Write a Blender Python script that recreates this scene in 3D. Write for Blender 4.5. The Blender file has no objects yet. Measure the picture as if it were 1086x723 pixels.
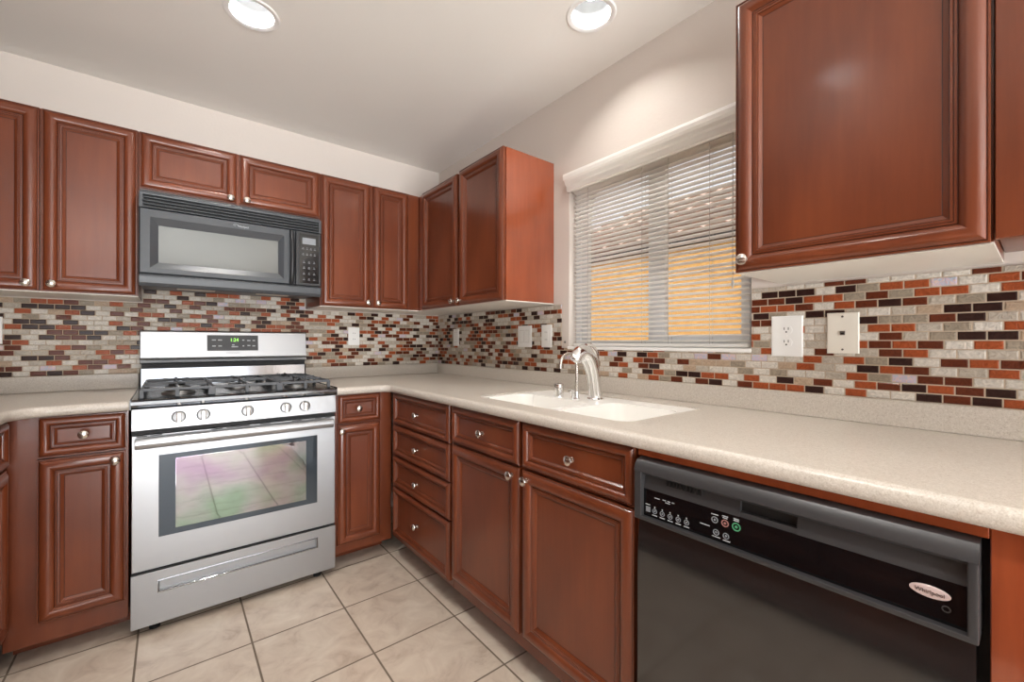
import bpy, bmesh, math, random
from mathutils import Vector, Matrix
random.seed(7)
R = math.radians
S = bpy.context.scene
COL = S.collection

# ------------------------------------------------------------------ camera, world, light, exposure
cam_d = bpy.data.cameras.new('camera'); cam = bpy.data.objects.new('camera', cam_d); COL.objects.link(cam)
cam.location = (-1.5744, -2.8466, 1.1513)
_y, _p, _r = R(-38.73), R(0.064), R(-0.094)
cam.rotation_euler = (Matrix.Rotation(_y, 4, 'Z') @ Matrix.Rotation(R(90) + _p, 4, 'X') @ Matrix.Rotation(-_r, 4, 'Z')).to_euler()
cam_d.sensor_fit = 'HORIZONTAL'; cam_d.sensor_width = 36.0
cam_d.lens = 451.89 / 1086 * 36.0
cam_d.shift_y = 0.7 / 1086
cam_d.clip_start = 0.02; cam_d.clip_end = 200
S.camera = cam
S.view_settings.view_transform = 'Standard'
S.view_settings.look = 'None'
S.view_settings.gamma = 1.0
S.view_settings.use_curve_mapping = False
S.view_settings.exposure = 0.24

W = bpy.data.worlds.new('sky'); S.world = W; W.use_nodes = True
_bg = W.node_tree.nodes['Background']
_bg.inputs[0].default_value = (0.86, 0.91, 1.0, 1); _bg.inputs[1].default_value = 1.1

def sun(rot, e, col, ang):
    l = bpy.data.lights.new('sun', 'SUN'); l.energy = e; l.color = col; l.angle = R(ang)
    o = bpy.data.objects.new('sun', l); COL.objects.link(o); o.rotation_euler = rot; return o
sun(Vector((.5, .55, -1)).to_track_quat('-Z', 'Y').to_euler(), 4.6, (1.0, 0.95, 0.86), 1.0)          # comes over this house and falls on the neighbour's wall

def area(name, loc, rot, sx, sy, e, col):
    l = bpy.data.lights.new(name, 'AREA'); l.shape = 'RECTANGLE'; l.size = sx; l.size_y = sy; l.energy = e; l.color = col
    o = bpy.data.objects.new(name, l); COL.objects.link(o); o.location = loc; o.rotation_euler = rot; return o
DAY = (0.95, 0.98, 1.0)
area('patio_door_daylight', (-1.9, -6.66, 1.10), (R(96), 0, 0), 2.9, 2.0, 55, DAY)
area('added_ceiling_fill', (-1.9, -8.3, .03), (R(168), 0, 0), 4.5, 2.8, 1230, DAY)  # added lamp on the ground outside, aimed up to brighten the ceiling
area('added_side_fill', (-5.16, -3.6, 1.35), (R(96), 0, R(-90)), 2.4, 1.5, 18, DAY)  # added fill lamp at an unseen opening on the left
CAN_W = [11, 4.2, 12, 12, 9, 10, 10]

# ------------------------------------------------------------------ node helpers and materials
def lin(c):
    return tuple(((v/255)/12.92 if v/255 <= .04045 else ((v/255+.055)/1.055)**2.4) for v in c) + (1,)
class NT:
    def __init__(s, name):
        s.m = bpy.data.materials.new(name); s.m.use_nodes = True
        s.t = s.m.node_tree; s.b = s.t.nodes['Principled BSDF']; s.o = s.t.nodes['Material Output']
    def n(s, typ, **kw):
        nd = s.t.nodes.new('ShaderNode' + typ)
        for k, v in kw.items(): setattr(nd, k, v)
        return nd
    def l(s, a, b): s.t.links.new(a, b)
    def math(s, op, a, b=None, c=None):
        nd = s.n('Math', operation=op)
        for i, v in enumerate((a, b, c)):
            if v is None: continue
            if isinstance(v, (int, float)): nd.inputs[i].default_value = v
            else: s.l(v, nd.inputs[i])
        return nd.outputs[0]
    def set(s, **kw):
        for k, v in kw.items(): s.b.inputs[k].default_value = v
    def noise(s, vec, scale, detail=3, rough=.5):
        nd = s.n('TexNoise'); nd.inputs['Scale'].default_value = scale; nd.inputs['Detail'].default_value = detail
        nd.inputs['Roughness'].default_value = rough
        if vec is not None: s.l(vec, nd.inputs['Vector'])
        return nd
    def ramp(s, fac, stops, interp='LINEAR'):
        nd = s.n('ValToRGB'); cr = nd.color_ramp; cr.interpolation = interp
        while len(cr.elements) < len(stops): cr.elements.new(.5)
        for e, (p, c) in zip(cr.elements, stops): e.position = p; e.color = c
        s.l(fac, nd.inputs[0]); return nd.outputs[0]
    def bump(s, h, strength, dist):
        nd = s.n('Bump'); nd.inputs['Strength'].default_value = strength; nd.inputs['Distance'].default_value = dist
        s.l(h, nd.inputs['Height']); s.l(nd.outputs[0], s.b.inputs['Normal']); return nd
def plain(name, c, rough=.5, metal=0, **kw):
    t = NT(name); t.set(**{'Base Color': lin(c), 'Roughness': rough, 'Metallic': metal}); 
    for k, v in kw.items(): t.b.inputs[k.replace('_', ' ')].default_value = v
    g = t.n('NewGeometry'); nz = t.noise(g.outputs['Position'], 40, 2)
    mr = t.n('MapRange'); mr.inputs['To Min'].default_value = max(0, rough-.03); mr.inputs['To Max'].default_value = rough+.03
    t.l(nz.outputs['Fac'], mr.inputs['Value']); t.l(mr.outputs[0], t.b.inputs['Roughness'])
    return t.m
def wood(name, c1, c2, c3, rough=.28):
    t = NT(name)
    tc = t.n('TexCoord'); mp = t.n('Mapping'); t.l(tc.outputs['Object'], mp.inputs[0])
    oi = t.n('ObjectInfo'); t.l(oi.outputs['Random'], mp.inputs['Location'])
    mp.inputs['Scale'].default_value = (14, 14, 1.3)
    n1 = t.noise(mp.outputs[0], 3.0, 5, .6)
    mp2 = t.n('Mapping'); t.l(tc.outputs['Object'], mp2.inputs[0]); mp2.inputs['Scale'].default_value = (1.6, 1.6, .8)
    n2 = t.noise(mp2.outputs[0], 3.0, 2)
    f = t.math('ADD', t.math('MULTIPLY', n1.outputs['Fac'], .35), t.math('MULTIPLY', n2.outputs['Fac'], .65))
    c = t.ramp(f, [(.3, lin(c1)), (.5, lin(c2)), (.7, lin(c3))])
    t.l(c, t.b.inputs['Base Color'])
    t.set(Roughness=rough, **{'Coat Weight': .3, 'Coat Roughness': .14, 'Specular IOR Level': .4})
    t.bump(n1.outputs['Fac'], .03, .002)
    if rough < .2: t.set(**{'Coat Weight': 1.0, 'Coat Roughness': .07, 'Coat IOR': 1.65})
    return t.m
M = {}
M['wood'] = wood('cherry_wood', (91, 43, 23), (105, 51, 28), (118, 60, 34), .3)
M['wood_side'] = wood('cherry_veneer', (124, 58, 33), (140, 67, 38), (152, 75, 44), .18)
M['groove_dark'] = plain('dark_cherry_groove', (58, 24, 15), .4)  # darker colour for the moulding grooves
M['melamine'] = plain('white_melamine', (226, 220, 210), .4)
M['gap'] = plain('dark_gap', (25, 18, 16), .7)
M['nickel'] = plain('satin_nickel', (214, 208, 200), .25, 1)
M['chrome'] = plain('polished_chrome', (236, 236, 236), .1, 1)
M['white'] = plain('white_plastic', (238, 237, 234), .35)
M['ivory'] = plain('off_white_plastic', (228, 222, 210), .35)
M['vinyl'] = plain('white_vinyl', (222, 224, 226), .35)
def slatm():
    t = NT('white_slat'); t.set(**{'Base Color': lin((252, 251, 248)), 'Roughness': .4})
    tl = t.n('BsdfTranslucent'); tl.inputs[0].default_value = lin((252, 250, 246)); mx = t.n('MixShader'); mx.inputs[0].default_value = .5
    t.l(t.b.outputs[0], mx.inputs[1]); t.l(tl.outputs[0], mx.inputs[2]); t.l(mx.outputs[0], t.o.inputs[0]); return t.m
M['slat'] = slatm()
M['cord'] = plain('grey_cord', (170, 165, 158), .8)
M['blackp'] = plain('black_plastic', (34, 34, 36), .38)
M['mwblack'] = plain('black_textured_plastic', (60, 63, 67), .36)
M['darkp'] = plain('dark_slot', (9, 9, 10), .6)
M['gloss'] = plain('black_gloss', (10, 10, 12), .07)
M['dwdoor'] = plain('black_gloss_enamel', (30, 29, 29), .12, 0, Specular_IOR_Level=.9, Coat_Weight=.25, Coat_Roughness=.1)
M['dwgrey'] = plain('charcoal_plastic', (52, 51, 52), .36)
M['iron'] = plain('cast_iron', (72, 74, 78), .45)
M['enamel'] = plain('black_enamel', (20, 20, 22), .2)
M['alu'] = plain('burner_aluminium', (150, 150, 150), .4, 1)
M['can'] = plain('grey_reflector', (92, 94, 97), .5)
M['mark'] = plain('printed_marks', (175, 178, 180), .5)
M['markdim'] = plain('printed_marks_dim', (125, 128, 132), .5)
M['badge'] = plain('badge_pink_silver', (206, 186, 182), .35, .2)
M['badgetxt'] = plain('badge_text', (70, 52, 52), .5)
M['sinkw'] = plain('white_solid_surface', (248, 246, 241), .22)
M['screw'] = plain('screw_grey', (120, 112, 105), .35, .6)
M['green'] = plain('green_ring', (70, 140, 100), .4)
M['red'] = plain('red_ring', (150, 105, 100), .4)
M['caulk'] = plain('caulk', (215, 205, 192), .6)
def emit(name, c, st):
    t = NT(name); t.set(**{'Base Color': lin(c), 'Emission Color': lin(c), 'Emission Strength': st}); return t.m
M['digits'] = emit('green_digits', (150, 230, 90), 1.4)
M['bulb'] = emit('lamp_glow', (255, 250, 240), 9)

def brushed():
    t = NT('stainless_steel'); tc = t.n('TexCoord'); mp = t.n('Mapping'); t.l(tc.outputs['Object'], mp.inputs[0])
    mp.inputs['Scale'].default_value = (1.5, 60, 160)
    n = t.noise(mp.outputs[0], 4, 3)
    mr = t.n('MapRange'); mr.inputs['To Min'].default_value = .30; mr.inputs['To Max'].default_value = .42
    t.l(n.outputs['Fac'], mr.inputs['Value']); t.l(mr.outputs[0], t.b.inputs['Roughness'])
    t.set(**{'Base Color': lin((168, 169, 171)), 'Metallic': .92}); return t.m
M['steel'] = brushed()
M['steeld'] = plain('dark_polished_steel', (122, 125, 130), .1, 1)
M['steelp'] = plain('polished_steel', (156, 158, 162), .12, 1)

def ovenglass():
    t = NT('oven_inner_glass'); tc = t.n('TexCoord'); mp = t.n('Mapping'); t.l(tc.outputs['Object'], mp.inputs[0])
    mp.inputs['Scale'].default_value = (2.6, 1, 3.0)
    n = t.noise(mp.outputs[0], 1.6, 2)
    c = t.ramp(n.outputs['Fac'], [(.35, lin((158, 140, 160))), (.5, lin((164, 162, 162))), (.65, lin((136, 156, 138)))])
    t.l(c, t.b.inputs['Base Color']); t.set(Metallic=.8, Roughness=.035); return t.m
M['ovenglass'] = ovenglass()
M['oveneedge'] = plain('oven_outer_glass', (78, 86, 94), .04, .5)
M['mwglass'] = plain('microwave_glass', (100, 102, 101), .16, .32)

def glass():
    t = NT('window_glass'); g = t.n('BsdfGlossy'); g.inputs['Roughness'].default_value = .02
    tr = t.n('BsdfTransparent'); tr.inputs[0].default_value = (.96, .97, .97, 1)
    lw = t.n('Fresnel'); lw.inputs[0].default_value = 1.45
    mx = t.n('MixShader'); t.l(lw.outputs[0], mx.inputs[0]); t.l(tr.outputs[0], mx.inputs[1]); t.l(g.outputs[0], mx.inputs[2])
    t.l(mx.outputs[0], t.o.inputs[0]); return t.m
M['glass'] = glass()

def paint(name, c, sc=70, st=.12):
    t = NT(name); g = t.n('NewGeometry')
    n = t.noise(g.outputs['Position'], sc, 3); n2 = t.noise(g.outputs['Position'], 1.2, 2)
    col = t.ramp(n2.outputs['Fac'], [(.3, lin(tuple(v-3 for v in c))), (.7, lin(c))])
    t.l(col, t.b.inputs['Base Color']); t.set(Roughness=.62)
    t.bump(n.outputs['Fac'], st, .006); return t.m
M['wall'] = paint('painted_wall', (214, 204, 195))
M['ceil'] = paint('painted_ceiling', (240, 237, 231), 60, .08)

def counter():
    t = NT('speckled_solid_surface'); g = t.n('NewGeometry')
    n = t.noise(g.outputs['Position'], 420, 2, .7); n2 = t.noise(g.outputs['Position'], 150, 3, .6)
    f = t.math('ADD', t.math('MULTIPLY', n.outputs['Fac'], .6), t.math('MULTIPLY', n2.outputs['Fac'], .4))
    c = t.ramp(f, [(.36, lin((172, 161, 149))), (.47, lin((192, 184, 173))), (.56, lin((198, 190, 180))), (.66, lin((211, 205, 196)))])
    t.l(c, t.b.inputs['Base Color']); t.set(Roughness=.3); return t.m
M['counter'] = counter()

def floor_mat():
    t = NT('ceramic_floor_tile'); g = t.n('NewGeometry'); sp = t.n('SeparateXYZ'); t.l(g.outputs['Position'], sp.inputs[0])
    P = .3435
    def cell(o, off):
        a = t.math('DIVIDE', t.math('SUBTRACT', o, off), P); fr = t.math('FRACT', a)
        d = t.math('MINIMUM', fr, t.math('SUBTRACT', 1, fr)); return t.math('FLOOR', a), d
    cx, dx = cell(sp.outputs[0], -.640); cy, dy = cell(sp.outputs[1], -.611)
    d = t.math('MULTIPLY', t.math('MINIMUM', dx, dy), P)
    mr = t.n('MapRange', interpolation_type='SMOOTHSTEP'); mr.inputs['From Min'].default_value = .0024; mr.inputs['From Max'].default_value = .0042
    t.l(d, mr.inputs['Value'])
    cb = t.n('CombineXYZ'); t.l(cx, cb.inputs[0]); t.l(cy, cb.inputs[1])
    wn = t.n('TexWhiteNoise', noise_dimensions='2D'); t.l(cb.outputs[0], wn.inputs['Vector'])
    va = t.n('VectorMath', operation='MULTIPLY_ADD'); t.l(wn.outputs['Color'], va.inputs[0]); va.inputs[1].default_value = (9, 9, 9); t.l(g.outputs['Position'], va.inputs[2])
    n1 = t.noise(va.outputs[0], 9, 6, .62); n1.inputs['Distortion'].default_value = .8
    c = t.ramp(n1.outputs['Fac'], [(.28, lin((168, 150, 134))), (.45, lin((192, 176, 160))), (.6, lin((202, 188, 172))), (.78, lin((212, 200, 186)))])
    hs = t.n('HueSaturation'); t.l(c, hs.inputs['Color'])
    t.l(t.math('ADD', .96, t.math('MULTIPLY', wn.outputs['Value'], .08)), hs.inputs['Value'])
    mx = t.n('Mix', data_type='RGBA'); t.l(mr.outputs[0], mx.inputs[0]); mx.inputs[6].default_value = lin((112, 98, 84)); t.l(hs.outputs[0], mx.inputs[7])
    t.l(mx.outputs[2], t.b.inputs['Base Color'])
    ro = t.math('SUBTRACT', .75, t.math('MULTIPLY', mr.outputs[0], .47)); t.l(ro, t.b.inputs['Roughness'])
    h = t.math('ADD', mr.outputs[0], t.math('MULTIPLY', n1.outputs['Fac'], .12)); t.bump(h, .5, .002)
    return t.m
M['floor'] = floor_mat()

def mosaic(name, axis):
    """brick-laid glass mosaic; axis 0: runs along x, axis 1: runs along y"""
    t = NT(name); g = t.n('NewGeometry'); sp = t.n('SeparateXYZ'); t.l(g.outputs['Position'], sp.inputs[0])
    W_, H_ = .0515, .02345
    u = sp.outputs[axis]; v = t.math('DIVIDE', t.math('SUBTRACT', sp.outputs[2], .9935), H_)
    row = t.math('FLOOR', v); fv = t.math('FRACT', v)
    odd = t.math('MODULO', t.math('ADD', row, 100), 2)
    wr = t.n('TexWhiteNoise', noise_dimensions='1D'); t.l(row, wr.inputs['W'])
    uu = t.math('ADD', t.math('DIVIDE', u, W_), t.math('ADD', t.math('MULTIPLY', odd, .5), t.math('MULTIPLY', wr.outputs['Value'], .16)))
    colm = t.math('FLOOR', uu); fu = t.math('FRACT', uu)
    du = t.math('MULTIPLY', t.math('MINIMUM', fu, t.math('SUBTRACT', 1, fu)), W_)
    dv = t.math('MULTIPLY', t.math('MINIMUM', fv, t.math('SUBTRACT', 1, fv)), H_)
    d = t.math('MINIMUM', du, dv)
    mr = t.n('MapRange', interpolation_type='SMOOTHSTEP'); mr.inputs['From Min'].default_value = .0009; mr.inputs['From Max'].default_value = .0021
    t.l(d, mr.inputs['Value'])
    cb = t.n('CombineXYZ'); t.l(colm, cb.inputs[0]); t.l(row, cb.inputs[1]); cb.inputs[2].default_value = axis*7.3
    wn = t.n('TexWhiteNoise', noise_dimensions='3D'); t.l(cb.outputs[0], wn.inputs['Vector'])
    wn2 = t.n('TexWhiteNoise', noise_dimensions='4D'); t.l(cb.outputs[0], wn2.inputs['Vector']); wn2.inputs['W'].default_value = 3.3
    k = wn.outputs['Value']
    # the glass kinds: clear, grey, taupe, rust, brown, espresso
    c = t.ramp(k, [(0, lin((203, 196, 186))), (.24, lin((178, 168, 155))), (.38, lin((148, 136, 120))), (.46, lin((174, 152, 130))),
                   (.51, lin((152, 76, 44))), (.68, lin((94, 46, 30))), (.84, lin((52, 33, 29)))], 'CONSTANT')
    # hammered streaks in the clear and rust glass
    va = t.n('VectorMath', operation='MULTIPLY_ADD'); t.l(wn2.outputs['Color'], va.inputs[0]); va.inputs[1].default_value = (3, 3, 3); t.l(g.outputs['Position'], va.inputs[2])
    nz = t.noise(va.outputs[0], 85, 2, .5); nz.inputs['Distortion'].default_value = 1.5
    hs = t.n('HueSaturation'); t.l(c, hs.inputs['Color'])
    t.l(t.math('ADD', .55, t.math('MULTIPLY', nz.outputs['Fac'], .85)), hs.inputs['Value'])
    # a few iridescent pieces
    ir = t.math('GREATER_THAN', wn2.outputs['Value'], .98)
    irc = t.ramp(nz.outputs['Fac'], [(.3, lin((160, 188, 196))), (.5, lin((196, 178, 196))), (.7, lin((215, 190, 165)))])
    mi = t.n('Mix', data_type='RGBA'); t.l(ir, mi.inputs[0]); t.l(hs.outputs[0], mi.inputs[6]); t.l(irc, mi.inputs[7])
    mx = t.n('Mix', data_type='RGBA'); t.l(mr.outputs[0], mx.inputs[0]); mx.inputs[6].default_value = lin((178, 160, 140)); t.l(mi.outputs[2], mx.inputs[7])
    t.l(mx.outputs[2], t.b.inputs['Base Color'])
    t.l(t.math('SUBTRACT', .7, t.math('MULTIPLY', mr.outputs[0], .55)), t.b.inputs['Roughness'])
    t.set(**{'Specular IOR Level': .2})
    me = t.n('MapRange', interpolation_type='SMOOTHSTEP'); me.inputs['From Min'].default_value = .001; me.inputs['From Max'].default_value = .0045
    t.l(d, me.inputs['Value'])
    wavy = t.math('LESS_THAN', k, .70)
    # every piece sits at a slightly different tilt
    sx = t.n('SeparateColor'); t.l(wn2.outputs['Color'], sx.inputs[0])
    tilt = t.math('ADD', t.math('MULTIPLY', t.math('SUBTRACT', sx.outputs[0], .5), t.math('MULTIPLY', fu, .8)), t.math('MULTIPLY', t.math('SUBTRACT', sx.outputs[1], .5), t.math('MULTIPLY', fv, .5)))
    h = t.math('ADD', t.math('ADD', me.outputs[0], t.math('MULTIPLY', wavy, t.math('MULTIPLY', nz.outputs['Fac'], 1.5))), tilt)
    t.bump(h, .55, .0022)
    return t.m
M['mosaic_x'] = mosaic('mosaic_along_back_wall', 0)
M['mosaic_y'] = mosaic('mosaic_along_window_wall', 1)

def stucco():
    t = NT('tan_stucco'); g = t.n('NewGeometry'); n = t.noise(g.outputs['Position'], 14, 5, .65); n2 = t.noise(g.outputs['Position'], 45, 4, .7)
    c = t.ramp(n.outputs['Fac'], [(.3, lin((206, 152, 84))), (.7, lin((224, 174, 104)))])
    t.l(c, t.b.inputs['Base Color']); t.set(Roughness=.9); t.bump(n2.outputs['Fac'], 1.0, .02); return t.m
M['stucco'] = stucco()
def rooft():
    t = NT('clay_roof_tile'); g = t.n('NewGeometry'); n = t.noise(g.outputs['Position'], 3.5, 4, .6)
    c = t.ramp(n.outputs['Fac'], [(.3, lin((188, 156, 138))), (.7, lin((212, 186, 170)))]); t.l(c, t.b.inputs['Base Color']); t.set(Roughness=.9); return t.m
M['rooft'] = rooft()
M['fascia'] = plain('dark_fascia', (48, 42, 38), .7)
M['soil'] = paint('gravel_ground', (206, 198, 186), 30, .6)

# ------------------------------------------------------------------ mesh builder
WORLD = {}
class MB:
    def __init__(s): s.bm = bmesh.new()
    def _merge(s, tmp, mat=None):
        if mat is not None: bmesh.ops.transform(tmp, matrix=mat, verts=tmp.verts)
        vm = {v: s.bm.verts.new(v.co) for v in tmp.verts}
        for f in tmp.faces:
            try: s.bm.faces.new([vm[v] for v in f.verts])
            except ValueError: pass
        tmp.free(); return s
    def box(s, a, b, bev=0, seg=2):
        t = bmesh.new(); lo = Vector([min(a[i], b[i]) for i in range(3)]); hi = Vector([max(a[i], b[i]) for i in range(3)])
        bmesh.ops.create_cube(t, size=1)
        for v in t.verts: v.co = Vector([(lo[i]+hi[i])/2 + v.co[i]*(hi[i]-lo[i]) for i in range(3)])
        if bev: bmesh.ops.bevel(t, geom=t.edges[:], offset=bev, segments=seg, profile=.5, affect='EDGES')
        return s._merge(t)
    def tube(s, pts, rad, seg=14, cap=True):
        pts = [Vector(p) for p in pts]; n = len(pts)
        rad = rad if isinstance(rad, (list, tuple)) else [rad]*n
        t = bmesh.new(); rings = []; up = None
        for i, p in enumerate(pts):
            d = (pts[min(i+1, n-1)] - pts[max(i-1, 0)]).normalized()
            if up is None: up = d.orthogonal().normalized()
            up = (up - d*up.dot(d)).normalized(); w = d.cross(up)
            rings.append([t.verts.new(p + (up*math.cos(2*math.pi*k/seg) + w*math.sin(2*math.pi*k/seg))*rad[i]) for k in range(seg)])
        for a, b in zip(rings, rings[1:]):
            for k in range(seg): t.faces.new((a[k], a[(k+1) % seg], b[(k+1) % seg], b[k]))
        if cap:
            t.faces.new(rings[0][::-1]); t.faces.new(rings[-1])
        return s._merge(t)
    def lathe(s, prof, org, axis, seg=24, cap=True, sy=1.0):
        """prof: (radius, distance along axis)"""
        ax = Vector(axis).normalized(); u = ax.orthogonal().normalized(); w = ax.cross(u); org = Vector(org)
        t = bmesh.new(); rings = []
        for r, d in prof:
            rings.append([t.verts.new(org + ax*d + (u*math.cos(2*math.pi*k/seg) + w*math.sin(2*math.pi*k/seg)*sy)*max(r, 1e-5)) for k in range(seg)])
        for a, b in zip(rings, rings[1:]):
            for k in range(seg): t.faces.new((a[k], a[(k+1) % seg], b[(k+1) % seg], b[k]))
        if cap:
            t.faces.new(rings[0][::-1]); t.faces.new(rings[-1])
        return s._merge(t)
    def quad(s, *p):
        s.bm.faces.new([s.bm.verts.new(Vector(q)) for q in p]); return s
    def prism(s, poly, f, a, b, bev=0):
        """2-D outline poly extruded from a to b; f(u, v, w) gives the point"""
        t = bmesh.new()
        A = [t.verts.new(Vector(f(u, v, a))) for u, v in poly]; B = [t.verts.new(Vector(f(u, v, b))) for u, v in poly]
        t.faces.new(A); t.faces.new(B[::-1]); n = len(poly)
        for i in range(n): t.faces.new((A[i], A[(i+1) % n], B[(i+1) % n], B[i]))
        bmesh.ops.recalc_face_normals(t, faces=t.faces)
        if bev: bmesh.ops.bevel(t, geom=t.edges[:], offset=bev, segments=2, profile=.5, affect='EDGES')
        return s._merge(t)
    def rings(s, f, u0, u1, z0, z1, prof, floor=True):
        """nested rectangles: prof = (inset, height) from outside to inside"""
        t = bmesh.new(); prev = None; first = None
        for ins, d in prof:
            r = [t.verts.new(Vector(f(u, z, d))) for u, z in ((u0+ins, z0+ins), (u1-ins, z0+ins), (u1-ins, z1-ins), (u0+ins, z1-ins))]
            if prev:
                for k in range(4): t.faces.new((prev[k], prev[(k+1) % 4], r[(k+1) % 4], r[k]))
            else: first = r
            prev = r
        if floor: t.faces.new(prev); t.faces.new(first[::-1])
        bmesh.ops.recalc_face_normals(t, faces=t.faces)
        return s._merge(t)
    def build(s, name, mat, parent=None, sharp=32, origin=None):
        bmesh.ops.recalc_face_normals(s.bm, faces=s.bm.faces)
        co = [v.co for v in s.bm.verts]
        c = Vector(origin) if origin is not None else Vector([(min(p[i] for p in co)+max(p[i] for p in co))/2 for i in range(3)])
        if origin is None and parent is None: c.z = min(p.z for p in co)
        for v in s.bm.verts: v.co -= c
        me = bpy.data.meshes.new(name); s.bm.to_mesh(me); s.bm.free()
        for p in me.polygons: p.use_smooth = True
        me.set_sharp_from_angle(angle=R(sharp))
        me.materials.append(M[mat] if isinstance(mat, str) else mat)
        o = bpy.data.objects.new(name, me); COL.objects.link(o)
        wn = o.modifiers.new('weighted_normal', 'WEIGHTED_NORMAL'); wn.keep_sharp = True; wn.weight = 70
        if parent: o.parent = parent; o.location = c - WORLD[parent.name]
        else: o.location = c
        WORLD[o.name] = c
        return o
def tag(o, label, cat, group=None):
    o['label'] = label; o['category'] = cat
    if group: o['group'] = group
    return o
def thing(name, loc, label, cat, group=None):
    o = bpy.data.objects.new(name, None); COL.objects.link(o); o.location = loc; o.empty_display_size = .05
    WORLD[o.name] = Vector(loc); return tag(o, label, cat, group)
def struct(o): o['kind'] = 'structure'; return o
def text(s, size, mat, parent, f, name='lettering', depth=.0006, align='CENTER', sx=1.0):
    """lettering as mesh; f(u, v, w) places it"""
    cu = bpy.data.curves.new('t', 'FONT'); cu.body = s; cu.size = size; cu.align_x = align; cu.align_y = 'CENTER'; cu.extrude = depth/2; cu.resolution_u = 3
    o = bpy.data.objects.new('t', cu); COL.objects.link(o)
    dg = bpy.context.evaluated_depsgraph_get(); me = bpy.data.meshes.new_from_object(o.evaluated_get(dg))
    mb = MB(); t = bmesh.new(); t.from_mesh(me)
    for v in t.verts: v.co = Vector(f(v.co.x*sx, v.co.y, v.co.z + depth/2))
    mb._merge(t)
    bpy.data.objects.remove(o); bpy.data.curves.remove(cu); bpy.data.meshes.remove(me)
    return mb.build(name, mat, parent)
def fB(y): return lambda u, z, d: (u, y - d, z)           # faces the room from the back wall
def fR(x): return lambda u, z, d: (x - d, u, z)           # faces the room from the window wall
def fL(x): return lambda u, z, d: (x + d, u, z)

# ------------------------------------------------------------------ room shell
H = 2.42
XL, YF = -5.0, -6.5
def hole_loop(cx, cy, r, n=32): return [(cx + r*math.cos(2*math.pi*k/n), cy + r*math.sin(2*math.pi*k/n)) for k in range(n)]
def slab_with_holes(outer, holes, z0, z1, rim=None):
    mb = MB(); t = bmesh.new(); allE = []; loops = []
    for lp in [outer] + holes:
        vs = [t.verts.new((x, y, z0)) for x, y in lp]; loops.append(vs)
        allE += [t.edges.new((vs[i], vs[(i+1) % len(vs)])) for i in range(len(vs))]
    bmesh.ops.triangle_fill(t, use_beauty=True, use_dissolve=False, edges=allE)
    geo = bmesh.ops.extrude_face_region(t, geom=t.faces[:])
    up = [g for g in geo['geom'] if isinstance(g, bmesh.types.BMVert)]
    bmesh.ops.translate(t, verts=up, vec=(0, 0, z1-z0))
    bmesh.ops.recalc_face_normals(t, faces=t.faces)
    return mb, t
struct(MB().box((XL-.12, YF-.12, -.1), (.14, .12, 0)).build('floor', 'floor'))
CANS = [(-1.33, -.93), (-.305, -1.75), (-1.55, -2.25), (-1.5, -3.5), (-3.4, -3.6), (-1.4, -5.0), (-3.4, -5.2)]
CR = .078
mb, t = slab_with_holes([(XL-.12, YF-.12), (.14, YF-.12), (.14, .12), (XL-.12, .12)], [hole_loop(x, y, CR) for x, y in CANS], H, H+.2)
mb._merge(t); ceil = struct(mb.build('ceiling', 'ceil', sharp=20))
struct(MB().box((-2.77, -3.64, 0), (-2.665, 0, H)).build('wall_added_blocker', 'wall'))  # unseen wall, added to cut the light from the left
wb = struct(MB().box((XL-.12, 0, 0), (.14, .12, H)).build('wall_back', 'wall'))
WY0, WY1, WZ0, WZ1 = -2.212, -1.345, 1.126, 1.955
wr = struct(MB().box((0, WY1, 0), (.14, 0, H)).box((0, YF, 0), (.14, WY0, H)).box((0, WY0, 0), (.14, WY1, WZ0)).box((0, WY0, WZ1), (.14, WY1, H)).build('wall_right', 'wall'))
struct(MB().box((XL-.12, YF, 0), (XL, -4.8, H)).box((XL-.12, -2.4, 0), (XL, 0, H)).box((XL-.12, -4.8, 0), (XL, -2.4, .6)).box((XL-.12, -4.8, 2.1), (XL, -2.4, H)).build('wall_left', 'wall'))
struct(MB().box((XL, YF-.12, 0), (-3.4, YF, H)).box((-.4, YF-.12, 0), (.14, YF, H)).box((-3.4, YF-.12, 2.12), (-.4, YF, H)).build('wall_front', 'wall'))
fr = MB().box((-3.4, YF-.09, 0), (-3.34, YF-.03, 2.12)).box((-.46, YF-.09, 0), (-.4, YF-.03, 2.12)).box((-1.94, YF-.09, 0), (-1.86, YF-.03, 2.12)).box((-3.4, YF-.09, 2.06), (-.4, YF-.03, 2.12)).box((-3.4, YF-.09, 0), (-.4, YF-.03, .04))
struct(fr.build('door_1', 'vinyl'))
fr = MB().box((XL-.09, -4.8, .6), (XL-.04, -4.75, 2.1)).box((XL-.09, -2.45, .6), (XL-.04, -2.4, 2.1)).box((XL-.09, -3.63, .6), (XL-.04, -3.57, 2.1)).box((XL-.09, -4.8, 2.05), (XL-.04, -2.4, 2.1)).box((XL-.09, -4.8, .6), (XL-.04, -2.4, .65))
struct(fr.build('window_2', 'vinyl'))

# mosaic backsplash: part of each wall
MZ0, MZ1 = .9935, 1.345
MB().box((-2.664, -.007, MZ0), (-1.683, .001, MZ1)).box((-1.683, -.007, .90), (-.928, .001, 1.415)).box((-.928, -.007, MZ0), (0, .001, MZ1)).build('mosaic_backsplash', 'mosaic_x', wb)
MB().box((-.007, -1.294, MZ0), (.001, -.007, MZ1)).box((-.007, -2.2155, MZ0), (.001, -1.294, 1.122)).box((-.007, -3.6, MZ0), (.001, -2.2155, 1.336)).build('mosaic_backsplash', 'mosaic_y', wr)

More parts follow.
